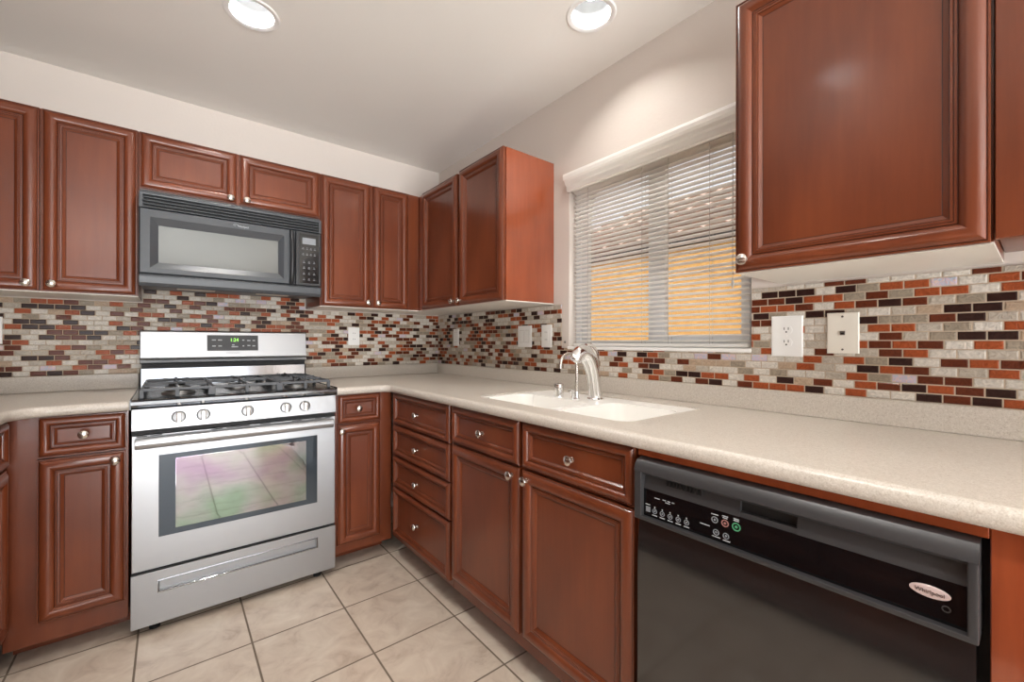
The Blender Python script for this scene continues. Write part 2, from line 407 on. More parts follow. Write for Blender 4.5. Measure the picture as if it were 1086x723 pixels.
# ------------------------------------------------------------------ window
wx = .05
def ring_frame(mb, x0, x1, y0, y1, z0, z1, wl, wr_, wb_, wt, bev=.003):
    mb.box((x0, y1-wl, z0), (x1, y1, z1), bev).box((x0, y0, z0), (x1, y0+wr_, z1), bev)
    mb.box((x0+.0005, y0+wr_, z0), (x1-.0005, y1-wl, z0+wb_), bev).box((x0+.0005, y0+wr_, z1-wt), (x1-.0005, y1-wl, z1), bev); return mb
win = struct(ring_frame(MB(), wx, wx+.075, WY0, WY1, WZ0, WZ1, .032, .022, .022, .03).build('window_1', 'vinyl'))
ring_frame(MB(), wx+.008, wx+.036, -1.802, -1.377, 1.148, WZ1-.03, .04, .038, .012, .03).build('fixed_sash', 'vinyl', win)
ring_frame(MB(), wx-.004, wx+.026, -2.19, -1.796, 1.148, WZ1-.03, .056, .032, .034, .03).build('sliding_sash', 'vinyl', win)
MB().box((wx+.03, -1.765, 1.158), (wx+.034, -1.415, 1.90)).build('fixed_pane', 'glass', win)
MB().box((wx+.014, -2.16, 1.18), (wx+.018, -1.85, 1.90)).build('sliding_pane', 'glass', win)
MB().box((wx-.012, -1.85, 1.50), (wx-.002, -1.832, 1.56), .003).build('sash_latch', 'vinyl', win)
MB().box((-.012, WY0-.003, WZ0-.010), (wx+.01, WY1+.002, WZ0+.004), .003).build('sill', 'white', win)
# blind
bl = thing('window_blind', (-.02, -1.78, 1.14), 'white horizontal mini blind with open slats over the kitchen window', 'blind')
mb = MB(); zt, zb_ = 1.905, 1.158; n = int((zt-zb_)/.0205)
for k in range(n+1):
    z = zb_ + .0205*k
    prof = [(-.0122, .0008), (-.006, .0014), (0, .0012), (.006, .0002), (.0122, -.0018)]
    prof = [(a, b - a*.20) for a, b in prof]
    if k == 14: prof = [(a, b-.004) for a, b in prof]
    xo = .022; y0, y1 = -2.198, -1.366
    tv = bmesh.new(); rows = []
    for dx, dz in prof: rows.append([tv.verts.new((xo+dx, y0, z+dz)), tv.verts.new((xo+dx, y1, z+dz))])
    for a, b in zip(rows, rows[1:]): tv.faces.new((a[0], a[1], b[1], b[0]))
    mb._merge(tv)
mb.build('slats', 'slat', bl, sharp=60)
MB().box((.010, -2.198, 1.1335), (.034, -1.366, 1.147), .003).build('bottom_rail', 'slat', bl)
MB().box((.006, -2.2, 1.905), (.044, -1.36, 1.945), .002).build('head_rail', 'slat', bl)
f = lambda u, v, w: (u, w, v)
vp = [(-.004, 1.905), (-.022, 1.905), (-.026, 1.911), (-.028, 1.930), (-.036, 1.936), (-.040, 1.950), (-.050, 1.957), (-.053, 1.972), (-.050, 1.985), (-.0045, 1.988)]
MB().prism(vp, f, -1.350, -2.285).build('valance', 'slat', bl, sharp=20)
for y in (-1.46, -1.765, -1.89, -2.06):
    c = MB()
    for dx in (-.0125, .0125): c.tube([(.022+dx, y, 1.146), (.022+dx, y, 1.906)], .0008, 6)
    c.build('ladder_cord', 'cord', bl)
MB().tube([(-.002, -2.150, 1.906), (-.0045, -2.151, 1.6), (-.004, -2.1505, 1.372)], .0012, 6).lathe([(.001, 0), (.004, .008), (.005, .024), (.003, .03)], (-.004, -2.1505, 1.345), (0, 0, 1), 10).build('pull_cord', 'cord', bl)
tag(MB().lathe([(.006, 0), (.006, .003), (.004, .006), (.002, .008)], (0, -1.318, 1.152), (-1, 0, 0), 14).build('wall_bolt', 'screw'), 'small round metal bolt in wall strip left of window', 'bolt')

# ------------------------------------------------------------------ outside
nb = thing('neighbor_house', (3.2, 1, 0), 'tan stucco house with tile roof seen through the window blind', 'house')
MB().box((3.0, -5, 0), (3.2, 7, 2.32)).build('wall', 'stucco', nb)
MB().box((2.955, -5.2, 2.25), (2.999, 7.2, 2.335)).build('fascia', 'fascia', nb)
mb = MB(); sl = .52; tv = bmesh.new(); x = 2.93; cl = .32; k = 0
while x < 5.5:
    x1 = min(x + cl, 5.5); yend = 4.2 - (x-2.93); ys = []
    yy = -6.0 + (.13 if k % 2 else 0); N = int((yend - yy)/.03)
    lo, hi, un_ = [], [], []
    for i in range(N+1):
        y = yy + i*.03; w = .034*abs(math.sin(math.pi*y/.27)) + .008*random.random()*(i % 9 == 0)
        z0 = 2.365 + (x-2.93)*sl; z1 = 2.365 + (x1-2.93)*sl
        lo.append(tv.verts.new((x, y, z0+w+.040))); hi.append(tv.verts.new((x1, y, z1+w*.6-.012))); un_.append(tv.verts.new((x+.22, y, z0+.02)))
    for i in range(N):
        tv.faces.new((lo[i], hi[i], hi[i+1], lo[i+1])); tv.faces.new((un_[i], lo[i], lo[i+1], un_[i+1]))
    x += cl - .02; k += 1
mb._merge(tv); mb.build('tile_roof', 'rooft', nb, sharp=45)
mb = MB().prism([(3.02, 2.33), (5.5, 3.58), (8.2, 2.33)], lambda u, v, w: (u, w, v), -6, 1.4)
mb.build('roof_body', 'rooft', nb)
MB().box((.14, -9, -.12), (14, 12, -.02)).build('ground', 'soil')['kind'] = 'structure'

# ------------------------------------------------------------------ recessed lights
LBL = ['recessed ceiling light over the kitchen range', 'recessed ceiling light beside the window wall']
for i, (x, y) in enumerate(CANS):
    t_ = thing('recessed_light', (x, y, H), LBL[i] if i < 2 else 'recessed ceiling light behind the camera, over the rest of the room', 'ceiling light', 'recessed ceiling lights')
    MB().lathe([(CR-.006, .012), (CR-.004, .0), (CR+.004, -.004), (CR+.014, -.004), (CR+.019, 0), (CR-.001, .002), (CR-.001, .012), (CR-.006, .012)], (x, y, H), (0, 0, 1), 40, False).build('trim_ring', 'white', t_)
    MB().lathe([(CR-.002, .004), (CR-.003, .03), (CR-.008, .10), (CR-.012, .15), (.001, .152)], (x, y, H), (0, 0, 1), 40, False).build('reflector', 'can', t_)
    MB().lathe([(.001, .085), (.025, .086), (.045, .090), (.050, .098), (.045, .115), (.02, .14), (.001, .145)], (x, y, H), (0, 0, 1), 28, False).build('bulb', 'bulb', t_)
    l = bpy.data.lights.new('downlight', 'AREA'); l.shape = 'DISK'; l.size = .085; l.energy = CAN_W[i]; l.color = (1, .97, .93)
    o = bpy.data.objects.new('downlight', l); COL.objects.link(o); o.parent = t_; o.location = (0, 0, .06)

# ------------------------------------------------------------------ cabinets
DOOR = [(a/1000, b/1000) for a, b in [(0, 1), (0, 15), (1, 16.5), (4, 16.5), (4.8, 15.0), (5.8, 16.5), (8, 19), (12.5, 21.8), (18, 24.0), (24, 25.2), (30, 25.0), (35, 23.6), (39, 21.2), (42, 18.2), (43.2, 16), (44.2, 14.6), (45.2, 14.8), (45.8, 16.8), (49.2, 17), (50, 15.0), (51, 15.0), (51.6, 16.2), (55.8, 15.8), (56.6, 13.0), (57.6, 13.0), (58.4, 13.4), (64.5, 9.2), (66.5, 8.4), (67.6, 7.6), (68.4, 8.0)]]
DARK_GROOVES = [(4.0, 5.8), (43.2, 45.2), (50.0, 51.0), (56.6, 57.6), (66.5, 68.4)]     # grooves of the moulding, coloured darker than the wood around them
def knob(parent, p, n, r=.0155):
    k = r/.0155
    return MB().lathe([(.0085*k, 0), (.0085*k, .002), (.0055*k, .004), (.0050*k, .013), (.0075*k, .0165), (.0140*k, .0180), (.0155*k, .0205), (.0145*k, .0240), (.0100*k, .0268), (.0040*k, .0280), (.0005, .0282)], p, n, 24).build('knob', 'nickel', parent)
def front(root, name, f, u0, u1, z0, z1, nrm, kn=None, sc=1.0, mat='wood'):
    mb = MB().rings(f, min(u0, u1), max(u0, u1), z0, z1, [(i*sc, d) for i, d in DOOR])
    o = mb.build(name, mat, root, sharp=20)
    o.data.materials.append(M['groove_dark'])
    for k in range(len(DOOR)-1):
        if any(a-.01 <= DOOR[k][0]*1000 and DOOR[k+1][0]*1000 <= b+.01 for a, b in DARK_GROOVES):
            for q in range(4): o.data.polygons[4*k+q].material_index = 1
    if kn: knob(o, Vector(f(kn[0], kn[1], .022 if kn[2:] == () else kn[2])), nrm)
    return o
nB, nR, nL = (0, -1, 0), (-1, 0, 0), (1, 0, 0)
YB, XR, XLF = -.611, -.626, -2.023       # carcass fronts of the base runs
YU, XU = -.319, -.319                    # and of the wall cabinets
KZ = .100; KB = .076
def carcass_box(root, a, b, mat='wood_side', name='carcass'): return MB().box(a, b, .0015, 1).build(name, mat, root)

# --- base cabinets, back wall, left of the range
c1 = thing('base_cabinet', (-1.86, -.3, 0), 'cherry base cabinet with one drawer over one door, left of the stainless range', 'cabinet', 'cherry base cabinets')
carcass_box(c1, (-2.023, YB, KB), (-1.700, -.012, .884), 'wood')
MB().box((-2.023, YB+.13, 0), (-1.702, -.3, KB)).build('toe_kick', 'wood', c1)
front(c1, 'drawer', fB(YB), -1.939, -1.706, .738, .880, nB, (-1.8215, .811), .70)
front(c1, 'door', fB(YB), -1.941, -1.708, .152, .731, nB, (-1.737, .700))
# --- left run
for yb, ya, lab in ((-1.75, -.66, 'cherry base cabinet turned sideways at the far left picture edge'), (-2.68, -1.752, 'cherry base cabinet of the left run, beside the camera'), (-3.60, -2.682, 'cherry base cabinet of the left run, behind the camera')):
    c2 = thing('base_cabinet', (-2.33, (ya+yb)/2, 0), lab, 'cabinet', 'cherry base cabinets')
    carcass_box(c2, (-2.63, yb, KB), (XLF, ya, .884), 'wood')
    MB().box((-2.62, yb, 0), (XLF-.13, ya, KB)).build('toe_kick', 'wood', c2)
    ym = (ya+yb)/2; a_ = ya-.010 if ya < -.7 else -.645
    for y0, y1, ks in ((ym+.008, a_, .035), (yb+.010, ym-.008, -.035)):
        front(c2, 'drawer', fL(XLF), y0, y1, .722, .880, nL, ((y0+y1)/2, .80), .70)
        front(c2, 'door', fL(XLF), y0, y1, .152, .712, nL, (y0+ks if ks > 0 else y1+ks, .68))
# --- right of the range
c3 = thing('base_cabinet', (-.78, -.3, 0), 'narrow cherry base cabinet between the range and the inside corner', 'cabinet', 'cherry base cabinets')
carcass_box(c3, (-.927, YB, KB), (-.628, -.012, .884), 'wood')
MB().box((-.925, YB+.13, 0), (-.630, -.3, KB)).build('toe_kick', 'wood', c3)
front(c3, 'drawer', fB(YB), -.917, -.695, .737, .882, nB, (-.8165, .809), .68)
front(c3, 'door', fB(YB), -.917, -.695, .122, .730, nB, (-.901, .700))
# --- drawer bank, window wall
c4 = thing('drawer_cabinet', (-.3, -.95, 0), 'cherry cabinet with a bank of four stacked drawers beside the inside corner', 'cabinet', 'cherry base cabinets')
carcass_box(c4, (XR, -1.268, KZ), (-.012, -.628, .884), 'wood')
MB().box((XR+.10, -1.268, 0), (-.3, -.60, KZ)).build('toe_kick', 'wood', c4)
for z0, z1 in ((.718, .880), (.553, .711), (.388, .546), (.130, .381)):
    front(c4, 'drawer', fR(XR), -1.258, -.672, z0, z1, nR, (-.968, (z0+z1)/2+ (.012 if z1 < .4 else 0)), .66)
# --- sink base
c5 = thing('sink_cabinet', (-.3, -1.735, 0), 'cherry sink cabinet with two doors under two false drawer fronts', 'cabinet', 'cherry base cabinets')
mbs = MB().box((XR, -2.196, KZ), (XR+.02, -1.270, .884), .0015, 1).box((XR+.02, -2.196, KZ), (-.012, -2.178, .884)).box((XR+.02, -1.288, KZ), (-.012, -1.270, .884)).box((XR+.02, -2.178, KZ), (-.012, -1.288, KZ+.02)).box((-.03, -2.178, KZ+.02), (-.012, -1.288, .884))
mbs.build('carcass', 'wood', c5)
MB().box((XR+.10, -2.196, 0), (-.3, -1.270, KZ)).build('toe_kick', 'wood', c5)
for y0, y1, ky in ((-1.723, -1.279, -1.695), (-2.188, -1.741, -1.772)):
    front(c5, 'drawer', fR(XR), y0, y1, .727, .880, nR, ((y0+y1)/2-.012, .805), .66)
    front(c5, 'door', fR(XR), y0, y1, .150, .719, nR, (ky, .692))
# --- after the dishwasher
c6 = thing('base_cabinet', (-.3, -3.2, 0), 'plain cherry end panel and cabinet right of the dishwasher', 'cabinet', 'cherry base cabinets')
carcass_box(c6, (XR-.012, -3.55, KZ), (-.012, -2.798, .884), 'wood_side')
MB().box((XR+.10, -3.55, 0), (-.3, -2.798, KZ)).build('toe_kick', 'wood', c6)
front(c6, 'drawer', fR(XR-.012), -3.53, -3.02, .727, .880, nR, (-3.27, .805), .66)
front(c6, 'door', fR(XR-.012), -3.53, -3.02, .150, .719, nR, (-3.06, .692))
tag(MB().box((XR-.012, -2.7975, .8635), (-.30, -2.197, .884), .0015, 1).build('support_rail', 'wood_side'), 'thin cherry rail under the countertop above the dishwasher', 'rail')

# --- wall cabinets
UZ0, UZ1 = 1.350, 2.090
def upper(name, loc, label, a, b, f, doors, side='wood_side', z0=UZ0, z1=UZ1, axis='B'):
    c = thing(name, loc, label, 'cabinet', 'cherry wall cabinets')
    lo = [min(a[i], b[i]) for i in range(2)]; hi = [max(a[i], b[i]) for i in range(2)]
    mb = MB().box((lo[0], lo[1], z0+.004), (hi[0], hi[1], z1), .0008, 1)
    bp = ((lo[0]+.0005, lo[1]+.0005, z0), (hi[0]-.0005, hi[1], z0+.0045))
    mb.build('carcass', side, c)
    MB().box(*bp).build('bottom_panel', 'melamine', c)
    for (u0, u1, d0, d1, ku, kz) in doors:
        front(c, 'door', f, u0, u1, d0, d1, nB if axis == 'B' else nR, (ku, kz))
    return c
upper('wall_cabinet', (-1.99, -.16, UZ0), 'tall cherry wall cabinet with two doors left of the microwave', (-2.29, YU), (-1.6865, -.001), fB(YU),
      [(-2.280, -1.985, 1.354, 2.086, -2.018, 1.382), (-1.978, -1.690, 1.354, 2.086, -1.948, 1.384)], 'wood')
upper('wall_cabinet', (-1.3, -.16, 1.82), 'short cherry wall cabinet with two low doors above the microwave', (-1.6855, YU), (-.9245, -.001), fB(YU),
      [(-1.682, -1.315, 1.838, 2.086, -1.344, 1.856), (-1.306, -.930, 1.838, 2.086, -1.276, 1.858)], 'wood', 1.822)
upper('wall_cabinet', (-.62, -.16, UZ0), 'tall cherry wall cabinet with two doors between microwave and corner', (-.9235, YU), (-.3225, -.001), fB(YU),
      [(-.918, -.644, 1.354, 2.086, -.662, 1.384), (-.624, -.400, 1.354, 2.086, -.602, 1.384)], 'wood')
upper('wall_cabinet', (-.16, -.62, UZ0), 'cherry wall cabinet with glossy orange end panel left of the window', (XU, -1.236), (-.001, -.001), fR(XU),
      [(-.808, -.392, 1.354, 2.086, -.785, 1.379), (-1.230, -.834, 1.354, 2.092, -.856, 1.379)], 'wood_side', axis='R')
upper('wall_cabinet', (-.16, -2.55, UZ0), 'large dark cherry wall cabinet right of the window, single door', (XU, -2.787), (-.001, -2.305), fR(XU),
      [(-2.783, -2.305, 1.347, 2.098, -2.332, 1.378)], 'wood', 1.345, 2.10, axis='R')
c = thing('wall_cabinet', (-.16, -3.1, 1.352), 'flat brown cherry cabinet stile at the right picture edge, upper', 'cabinet', 'cherry wall cabinets')
MB().box((XU-.016, -2.93, 1.352), (XU+.004, -2.7885, 2.1), .0012, 1).box((XU+.004, -3.5, 1.372), (-.001, -2.7885, 2.1)).build('carcass', 'wood', c)
MB().box((XU+.006, -3.5, 1.369), (-.002, -2.789, 1.3718)).build('bottom_panel', 'wood', c)
front(c, 'door', fR(XU), -3.45, -2.935, 1.354, 2.098, nR, (-2.97, 1.38))

for yb, ya, lab in ((-1.99, -.36, 'unseen cherry wall cabinet added over the left run to block light, nearest the corner'), (-3.60, -1.992, 'unseen cherry wall cabinet added over the left run to block light, behind the camera')):  # out-of-view cabinets, added to darken the left side
    c = thing('wall_cabinet', (-2.5, (ya+yb)/2, UZ0), lab, 'cabinet', 'cherry wall cabinets')
    MB().box((-2.664, yb, UZ0), (-2.345, ya, UZ1), .0008, 1).build('carcass', 'wood', c)
    w = (ya-yb)/4
    for k in range(4): front(c, 'door', fL(-2.345), yb+k*w+.006, yb+(k+1)*w-.006, 1.354, 2.086, nL, (yb+k*w+(w-.04 if k % 2 == 0 else .04), 1.384))

# ------------------------------------------------------------------ countertops and sink
CZ0, CZ1 = .8845, .922
def arc(cx, cy, r, a0, a1, n=8): return [(cx + r*math.cos(R(a0+(a1-a0)*k/n)), cy + r*math.sin(R(a0+(a1-a0)*k/n))) for k in range(n+1)]
def rrect(x0, x1, y0, y1, r, n=6): return arc(x1-r, y1-r, r, 0, 90, n) + arc(x0+r, y1-r, r, 90, 180, n) + arc(x0+r, y0+r, r, 180, 270, n) + arc(x1-r, y0+r, r, 270, 360, n)
def top_slab(outer, holes, edge_test):
    mb, t = slab_with_holes(outer, holes, CZ0, CZ1)
    es = [e for e in t.edges if abs(e.verts[0].co.z - e.verts[1].co.z) < 1e-6 and len(e.link_faces) == 2
          and e.link_faces[0].normal.dot(e.link_faces[1].normal) < .3 and edge_test(*((e.verts[0].co+e.verts[1].co)/2).xy)]
    bmesh.ops.bevel(t, geom=es, offset=.0165, segments=5, profile=.5, affect='EDGES')
    return mb._merge(t)
XF, YFc = -.668, -.655
SX0, SX1, SY0, SY1 = -.558, -.118, -2.105, -1.335
outer = [(-.008, -.008), (-.932, -.008), (-.932, YFc)] + arc(XF-.045, YFc-.045, .045, 90, 0, 8) + [(XF, -3.56), (-.008, -3.56)]
ct = thing('countertop', (-.3, -1.5, CZ0), 'long beige speckled countertop along the window wall and corner', 'countertop')
top_slab(outer, [rrect(SX0, SX1, SY0, SY1, .05)], lambda x, y: (x < -.6 and y > -3.5 and y < -.6)).build('worktop', 'counter', ct, sharp=30)
MB().box((-.932, -.027, CZ1), (-.0075, -.0075, .9935), .003).box((-.027, -3.56, CZ1), (-.0075, -.0275, .9935), .003).build('upstand', 'counter', ct)
outer = [(-1.697, -.008), (-2.66, -.008), (-2.66, -3.63), (-1.985, -3.63)] + arc(-1.985+.09, YFc-.09, .09, 180, 90, 8) + [(-1.697, YFc)]
ct2 = thing('countertop', (-2.3, -.5, CZ0), 'beige speckled countertop with curved front corner, left of the range', 'countertop')
top_slab(outer, [], lambda x, y: (y < -.6 and x > -2.0 and x < -1.70)).build('worktop', 'counter', ct2, sharp=30)
MB().box((-2.66, -.027, CZ1), (-1.697, -.0075, .9935), .003).build('upstand', 'counter', ct2)

sk = thing('kitchen_sink', (-.34, -1.72, .70), 'white double bowl sink set into the countertop below the window', 'sink')
B1 = rrect(-.535, -.295, -1.752, -1.360, .055); B2 = rrect(-.535, -.215, -2.080, -1.795, .055)
mb, t = slab_with_holes(rrect(SX0+.0008, SX1-.0008, SY0+.0008, SY1-.0008, .0492), [B1, B2], CZ1-.022, CZ1-.006)
mb._merge(t); mb.build('deck', 'sinkw', sk, sharp=30)
for Bl in (B1, B2):
    cx = sum(p[0] for p in Bl)/len(Bl); cy = sum(p[1] for p in Bl)/len(Bl)
    tv = bmesh.new(); prev = None
    lv = [(1.0, CZ1-.008), (.985, CZ1-.03), (.95, CZ1-.14), (.90, CZ1-.19), (.80, CZ1-.203), (.2, CZ1-.208), (.16, CZ1-.212)]
    for s, z in lv:
        r = [tv.verts.new((cx+(x-cx)*s, cy+(y-cy)*s, z)) for x, y in Bl]
        if prev:
            for i in range(len(r)): tv.faces.new((prev[i], prev[(i+1) % len(r)], r[(i+1) % len(r)], r[i]))
        prev = r
    tv.faces.new(prev); mb = MB(); mb._merge(tv)
    bo = mb.build('bowl', 'sinkw', sk, sharp=50)
    MB().lathe([(.001, .004), (.02, .003), (.038, .004), (.042, .001), (.042, 0), (.001, 0)], (cx, cy, CZ1-.211), (0, 0, 1), 24).build('drain', 'chrome', bo)
DZ = CZ1-.006
# main faucet
fa = thing('kitchen_faucet', (-.208, -1.69, DZ), 'chrome pull-out faucet with thick curved body behind the sink', 'faucet')
fy = -1.69
MB().lathe([(.033, 0), (.034, .003), (.032, .007), (.0285, .009)], (-.206, fy, DZ), (0, 0, 1), 28).build('base_ring', 'chrome', fa)
MB().tube([(-.206, fy, DZ+.008), (-.209, fy, .96), (-.215, fy, 1.0), (-.224, fy, 1.035), (-.237, fy, 1.066), (-.254, fy, 1.092)], [.0285, .0272, .0272, .0290, .0318, .0330], 24).build('body', 'chrome', fa, sharp=60)
MB().tube([(-.246, fy, 1.082), (-.262, fy, 1.102), (-.284, fy, 1.112), (-.302, fy, 1.108), (-.316, fy, 1.097), (-.326, fy, 1.080)], [.0325, .0335, .0315, .0285, .0258, .0240], 24).lathe([(.019, 0), (.018, .004), (.001, .0045)], (-.3255, fy, 1.0805), (-.5, 0, -.86), 20).build('spray_head', 'chrome', fa, sharp=60)
MB().tube([(-.268, fy-.003, 1.137), (-.242, fy-.003, 1.134), (-.220, fy-.003, 1.116), (-.206, fy-.003, 1.085), (-.199, fy-.003, 1.045), (-.196, fy-.003, 1.005)], [.010, .0145, .0150, .0135, .0110, .007], 16).build('lever', 'chrome', fa, sharp=60)
# small drinking water faucet
fb = thing('water_faucet', (-.262, -1.635, DZ), 'slim chrome gooseneck drinking water faucet next to the main faucet', 'faucet')
gy = -1.635
MB().lathe([(.013, 0), (.013, .003), (.009, .006), (.007, .03), (.006, .034)], (-.258, gy, DZ), (0, 0, 1), 18).build('base', 'chrome', fb)
pts = [(-.258, gy, DZ+.03), (-.258, gy, 1.0), (-.259, gy, 1.06)] + [(-.306+.047*math.cos(R(a)), gy, 1.06+.045*math.sin(R(a))) for a in range(20, 181, 20)] + [(-.3535, gy, 1.045)]
MB().tube(pts, .0065, 12).build('spout', 'nickel', fb, sharp=60)
MB().lathe([(.007, 0), (.007, .012), (.005, .014), (.005, .024), (.0085, .026), (.0085, .036), (.004, .04)], (-.281, gy+.004, DZ), (0, 0, 1), 16).tube([(-.281, gy+.004, DZ+.03), (-.300, gy+.006, DZ+.034)], .003, 8).build('valve', 'chrome', fb)
# air gap
ag = thing('air_gap', (-.257, -1.53, DZ), 'short chrome cylinder air gap cap left of the faucets', 'air gap')
MB().lathe([(.022, 0), (.022, .034), (.0205, .0345), (.0205, .038), (.0225, .0385), (.0225, .05), (.020, .055), (.012, .057), (.0005, .0575)], (-.257, -1.53, DZ), (0, 0, 1), 28).build('cap', 'chrome', ag)

# ------------------------------------------------------------------ range
X0, X1 = -1.691, -.936
rg = thing('gas_range', (-1.3135, -.33, 0), 'stainless steel gas range with oven door below the microwave', 'stove')
MB().box((X0+.002, -.615, .035), (X1-.002, -.030, .892)).build('body', 'blackp', rg)
fq = lambda u, v, w: (w, u, v)
# cooktop: rolled steel front, black well
MB().prism([(-.06, .893), (-.645, .893), (-.668, .897), (-.675, .907), (-.672, .919), (-.660, .926), (-.06, .926)], fq, X0-.001, X1+.001).build('cooktop', 'steeld', rg, sharp=40)
MB().box((X0+.018, -.632, .9262), (X1-.018, -.072, .9275), .0004, 1).box((X0-.0035, -.672, .890), (X0-.0005, -.05, .9285)).box((X1+.0005, -.672, .890), (X1+.0035, -.05, .9285)).build('cooktop_well', 'enamel', rg)
# burners
for bx, by, br in ((-1.545, -.20, .036), (-1.545, -.49, .046), (-1.3135, -.34, .042), (-1.075, -.20, .036), (-1.075, -.49, .046)):
    b = MB().lathe([(br+.014, 0), (br+.012, .008), (br+.002, .010), (br, .013), (.001, .013)], (bx, by, .9272), (0, 0, 1), 28).build('burner', 'alu', rg)
    MB().lathe([(br, 0), (br+.001, .003), (br-.004, .008), (.001, .009)], (bx, by, .9404), (0, 0, 1), 28).build('burner_cap', 'enamel', b)
# three cast iron grates
def bar(mb, a, b, w=.009, h=.012):
    a, b = Vector(a), Vector(b); d = (b-a).normalized(); s = d.cross(Vector((0, 0, 1)))
    if s.length < 1e-4: s = Vector((1, 0, 0)); up = Vector((0, 1, 0))
    else: s.normalize(); up = s.cross(d)
    t = bmesh.new(); vs = []
    for p in (a, b):
        for i, j in ((-1, -1), (1, -1), (1, 1), (-1, 1)): vs.append(t.verts.new(p + s*i*w/2 + up*j*h/2))
    for q in ((0, 1, 2, 3), (7, 6, 5, 4), (0, 4, 5, 1), (1, 5, 6, 2), (2, 6, 7, 3), (3, 7, 4, 0)): t.faces.new([vs[k] for k in q])
    bmesh.ops.bevel(t, geom=t.edges[:], offset=.0015, segments=1, affect='EDGES'); mb._merge(t)
def grate(x0, x1, cs):
    mb = MB(); z = .963; y0, y1 = -.628, -.090
    bar(mb, (x0, y0, z-.004), (x1, y0, z-.004)); bar(mb, (x0, y1, z-.004), (x1, y1, z-.004)); bar(mb, (x0, y0, z-.004), (x0, y1, z-.004)); bar(mb, (x1, y0, z-.004), (x1, y1, z-.004))
    ym = (y0+y1)/2; xm = (x0+x1)/2
    bar(mb, (x0, ym, z), (x1, ym, z))
    for yy in (y0, y1, ym):
        for xx in (x0, xm, x1): bar(mb, (xx, yy, .927), (xx, yy, z-.003), .014, .012)
    for cy in cs:
        for dx, dy in ((1, 0), (-1, 0), (0, 1), (0, -1)):
            a = Vector((xm+dx*.028, cy+dy*.028, z+.002)); e = Vector((x1 if dx > 0 else x0 if dx < 0 else xm, cy+dy*.14 if dy else cy, z))
            e.y = min(max(e.y, y0), y1)
            if dy and len(cs) == 1: e.y = y1 if dy > 0 else y0
            bar(mb, a, e, .008, .011)
            bar(mb, a + Vector((0, 0, .003)), a + Vector((dx*.02, dy*.02, .007)), .009, .008)
    mb.build('grate', 'iron', rg, sharp=30)
grate(-1.662, -1.441, (-.49, -.20)); grate(-1.430, -1.184, (-.34,)); grate(-1.173, -.962, (-.49, -.20))
# control panel with five knobs
MB().prism([(-.60, .800), (-.652, .800), (-.663, .806), (-.655, .889), (-.60, .8925)], fq, X0, X1, .002).build('control_panel', 'steel', rg, sharp=40)
for kx in (-1.547, -1.466, -1.308, -1.157, -1.077):
    n = Vector((0, -1, .09)).normalized(); p = Vector((kx, -.6585, .848))
    k = MB().lathe([(.0235, 0), (.0235, .004), (.0215, .007), (.019, .0085), (.0005, .009)], p, n, 28).build('control_knob', 'alu', rg)
    mb = MB(); mb.box((-.0075, -.019, 0), (.0075, .019, .026), .003)
    q = n.to_track_quat('Z', 'Y').to_matrix().to_4x4()
    for v in mb.bm.verts: v.co = Matrix.Translation(p + n*.007) @ Matrix.Rotation(R(0), 4, 'Z') @ Vector((v.co.x, -v.co.z*n.y*-1*-1 if 0 else -v.co.z, v.co.y))
    mb.build('grip', 'nickel', k)
MB().box((X0, -.640, .788), (X1, -.60, .799)).build('vent_gap', 'darkp', rg); MB().box((X0, -.640, .2455), (X1, -.60, .2545)).build('drawer_gap', 'darkp', rg)
# oven door
od = MB().rings(fB(-.616), X0, X1, .2555, .787, [(0, 0), (0, .033), (.003, .038), (.083, .038)]).build('oven_door', 'steel', rg)
MB().rings(fB(-.6545), -1.609, -1.020, .378, .702, [(0, 0), (0, .0015), (.001, .002), (.03, .002)]).build('outer_glass', 'oveneedge', od)
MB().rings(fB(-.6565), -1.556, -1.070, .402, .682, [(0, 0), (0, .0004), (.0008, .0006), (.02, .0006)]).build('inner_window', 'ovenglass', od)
hp = [(-.655, .772), (-.690, .780), (-.702, .776), (-.706, .764), (-.703, .748), (-.694, .738), (-.684, .741), (-.680, .752)]
hb = MB().prism([(-.676, .777), (-.696, .779), (-.705, .772), (-.707, .758), (-.703, .744), (-.692, .738), (-.676, .740)], fq, X0+.012, X1-.020, .0025)
hb.box((X0+.012, -.69, .744), (X0+.035, -.653, .774)).box((X1-.043, -.69, .744), (X1-.020, -.653, .774))
hb.build('door_handle', 'steel', od, sharp=50)
mb = MB()
for a, b in ((-1.675, -1.645), (-1.635, -1.60), (-1.44, -1.40), (-1.385, -1.30), (-1.26, -1.22), (-1.13, -1.09), (-1.03, -1.0), (-.985, -.955)):
    mb.box((a, -.6555, .7805), (b, -.6535, .7835))
mb.build('vent_slots', 'darkp', od)
# storage drawer with a recessed pull
MB().box((X0, -.654, .037), (X1, -.616, .163)).box((X0, -.654, .203), (X1, -.616, .245)).box((X0, -.654, .163), (-1.606, -.616, .203)).box((-1.022, -.654, .163), (X1, -.616, .203)).box((-1.606, -.634, .163), (-1.022, -.616, .203)).build('storage_drawer', 'steel', rg)
MB().rings(fB(-.654), -1.612, -1.016, .158, .208, [(0, 0), (0, .0025), (.003, .003), (.005, .001), (.006, -.002)], False).build('pull_rim', 'steelp', rg)
for fx in (X0+.07, X1-.07):
    for fy_ in (-.60, -.08): MB().lathe([(.018, 0), (.018, .01), (.01, .012), (.01, .036)], (fx, fy_, 0), (0, 0, 1), 14).build('foot', 'darkp', rg)
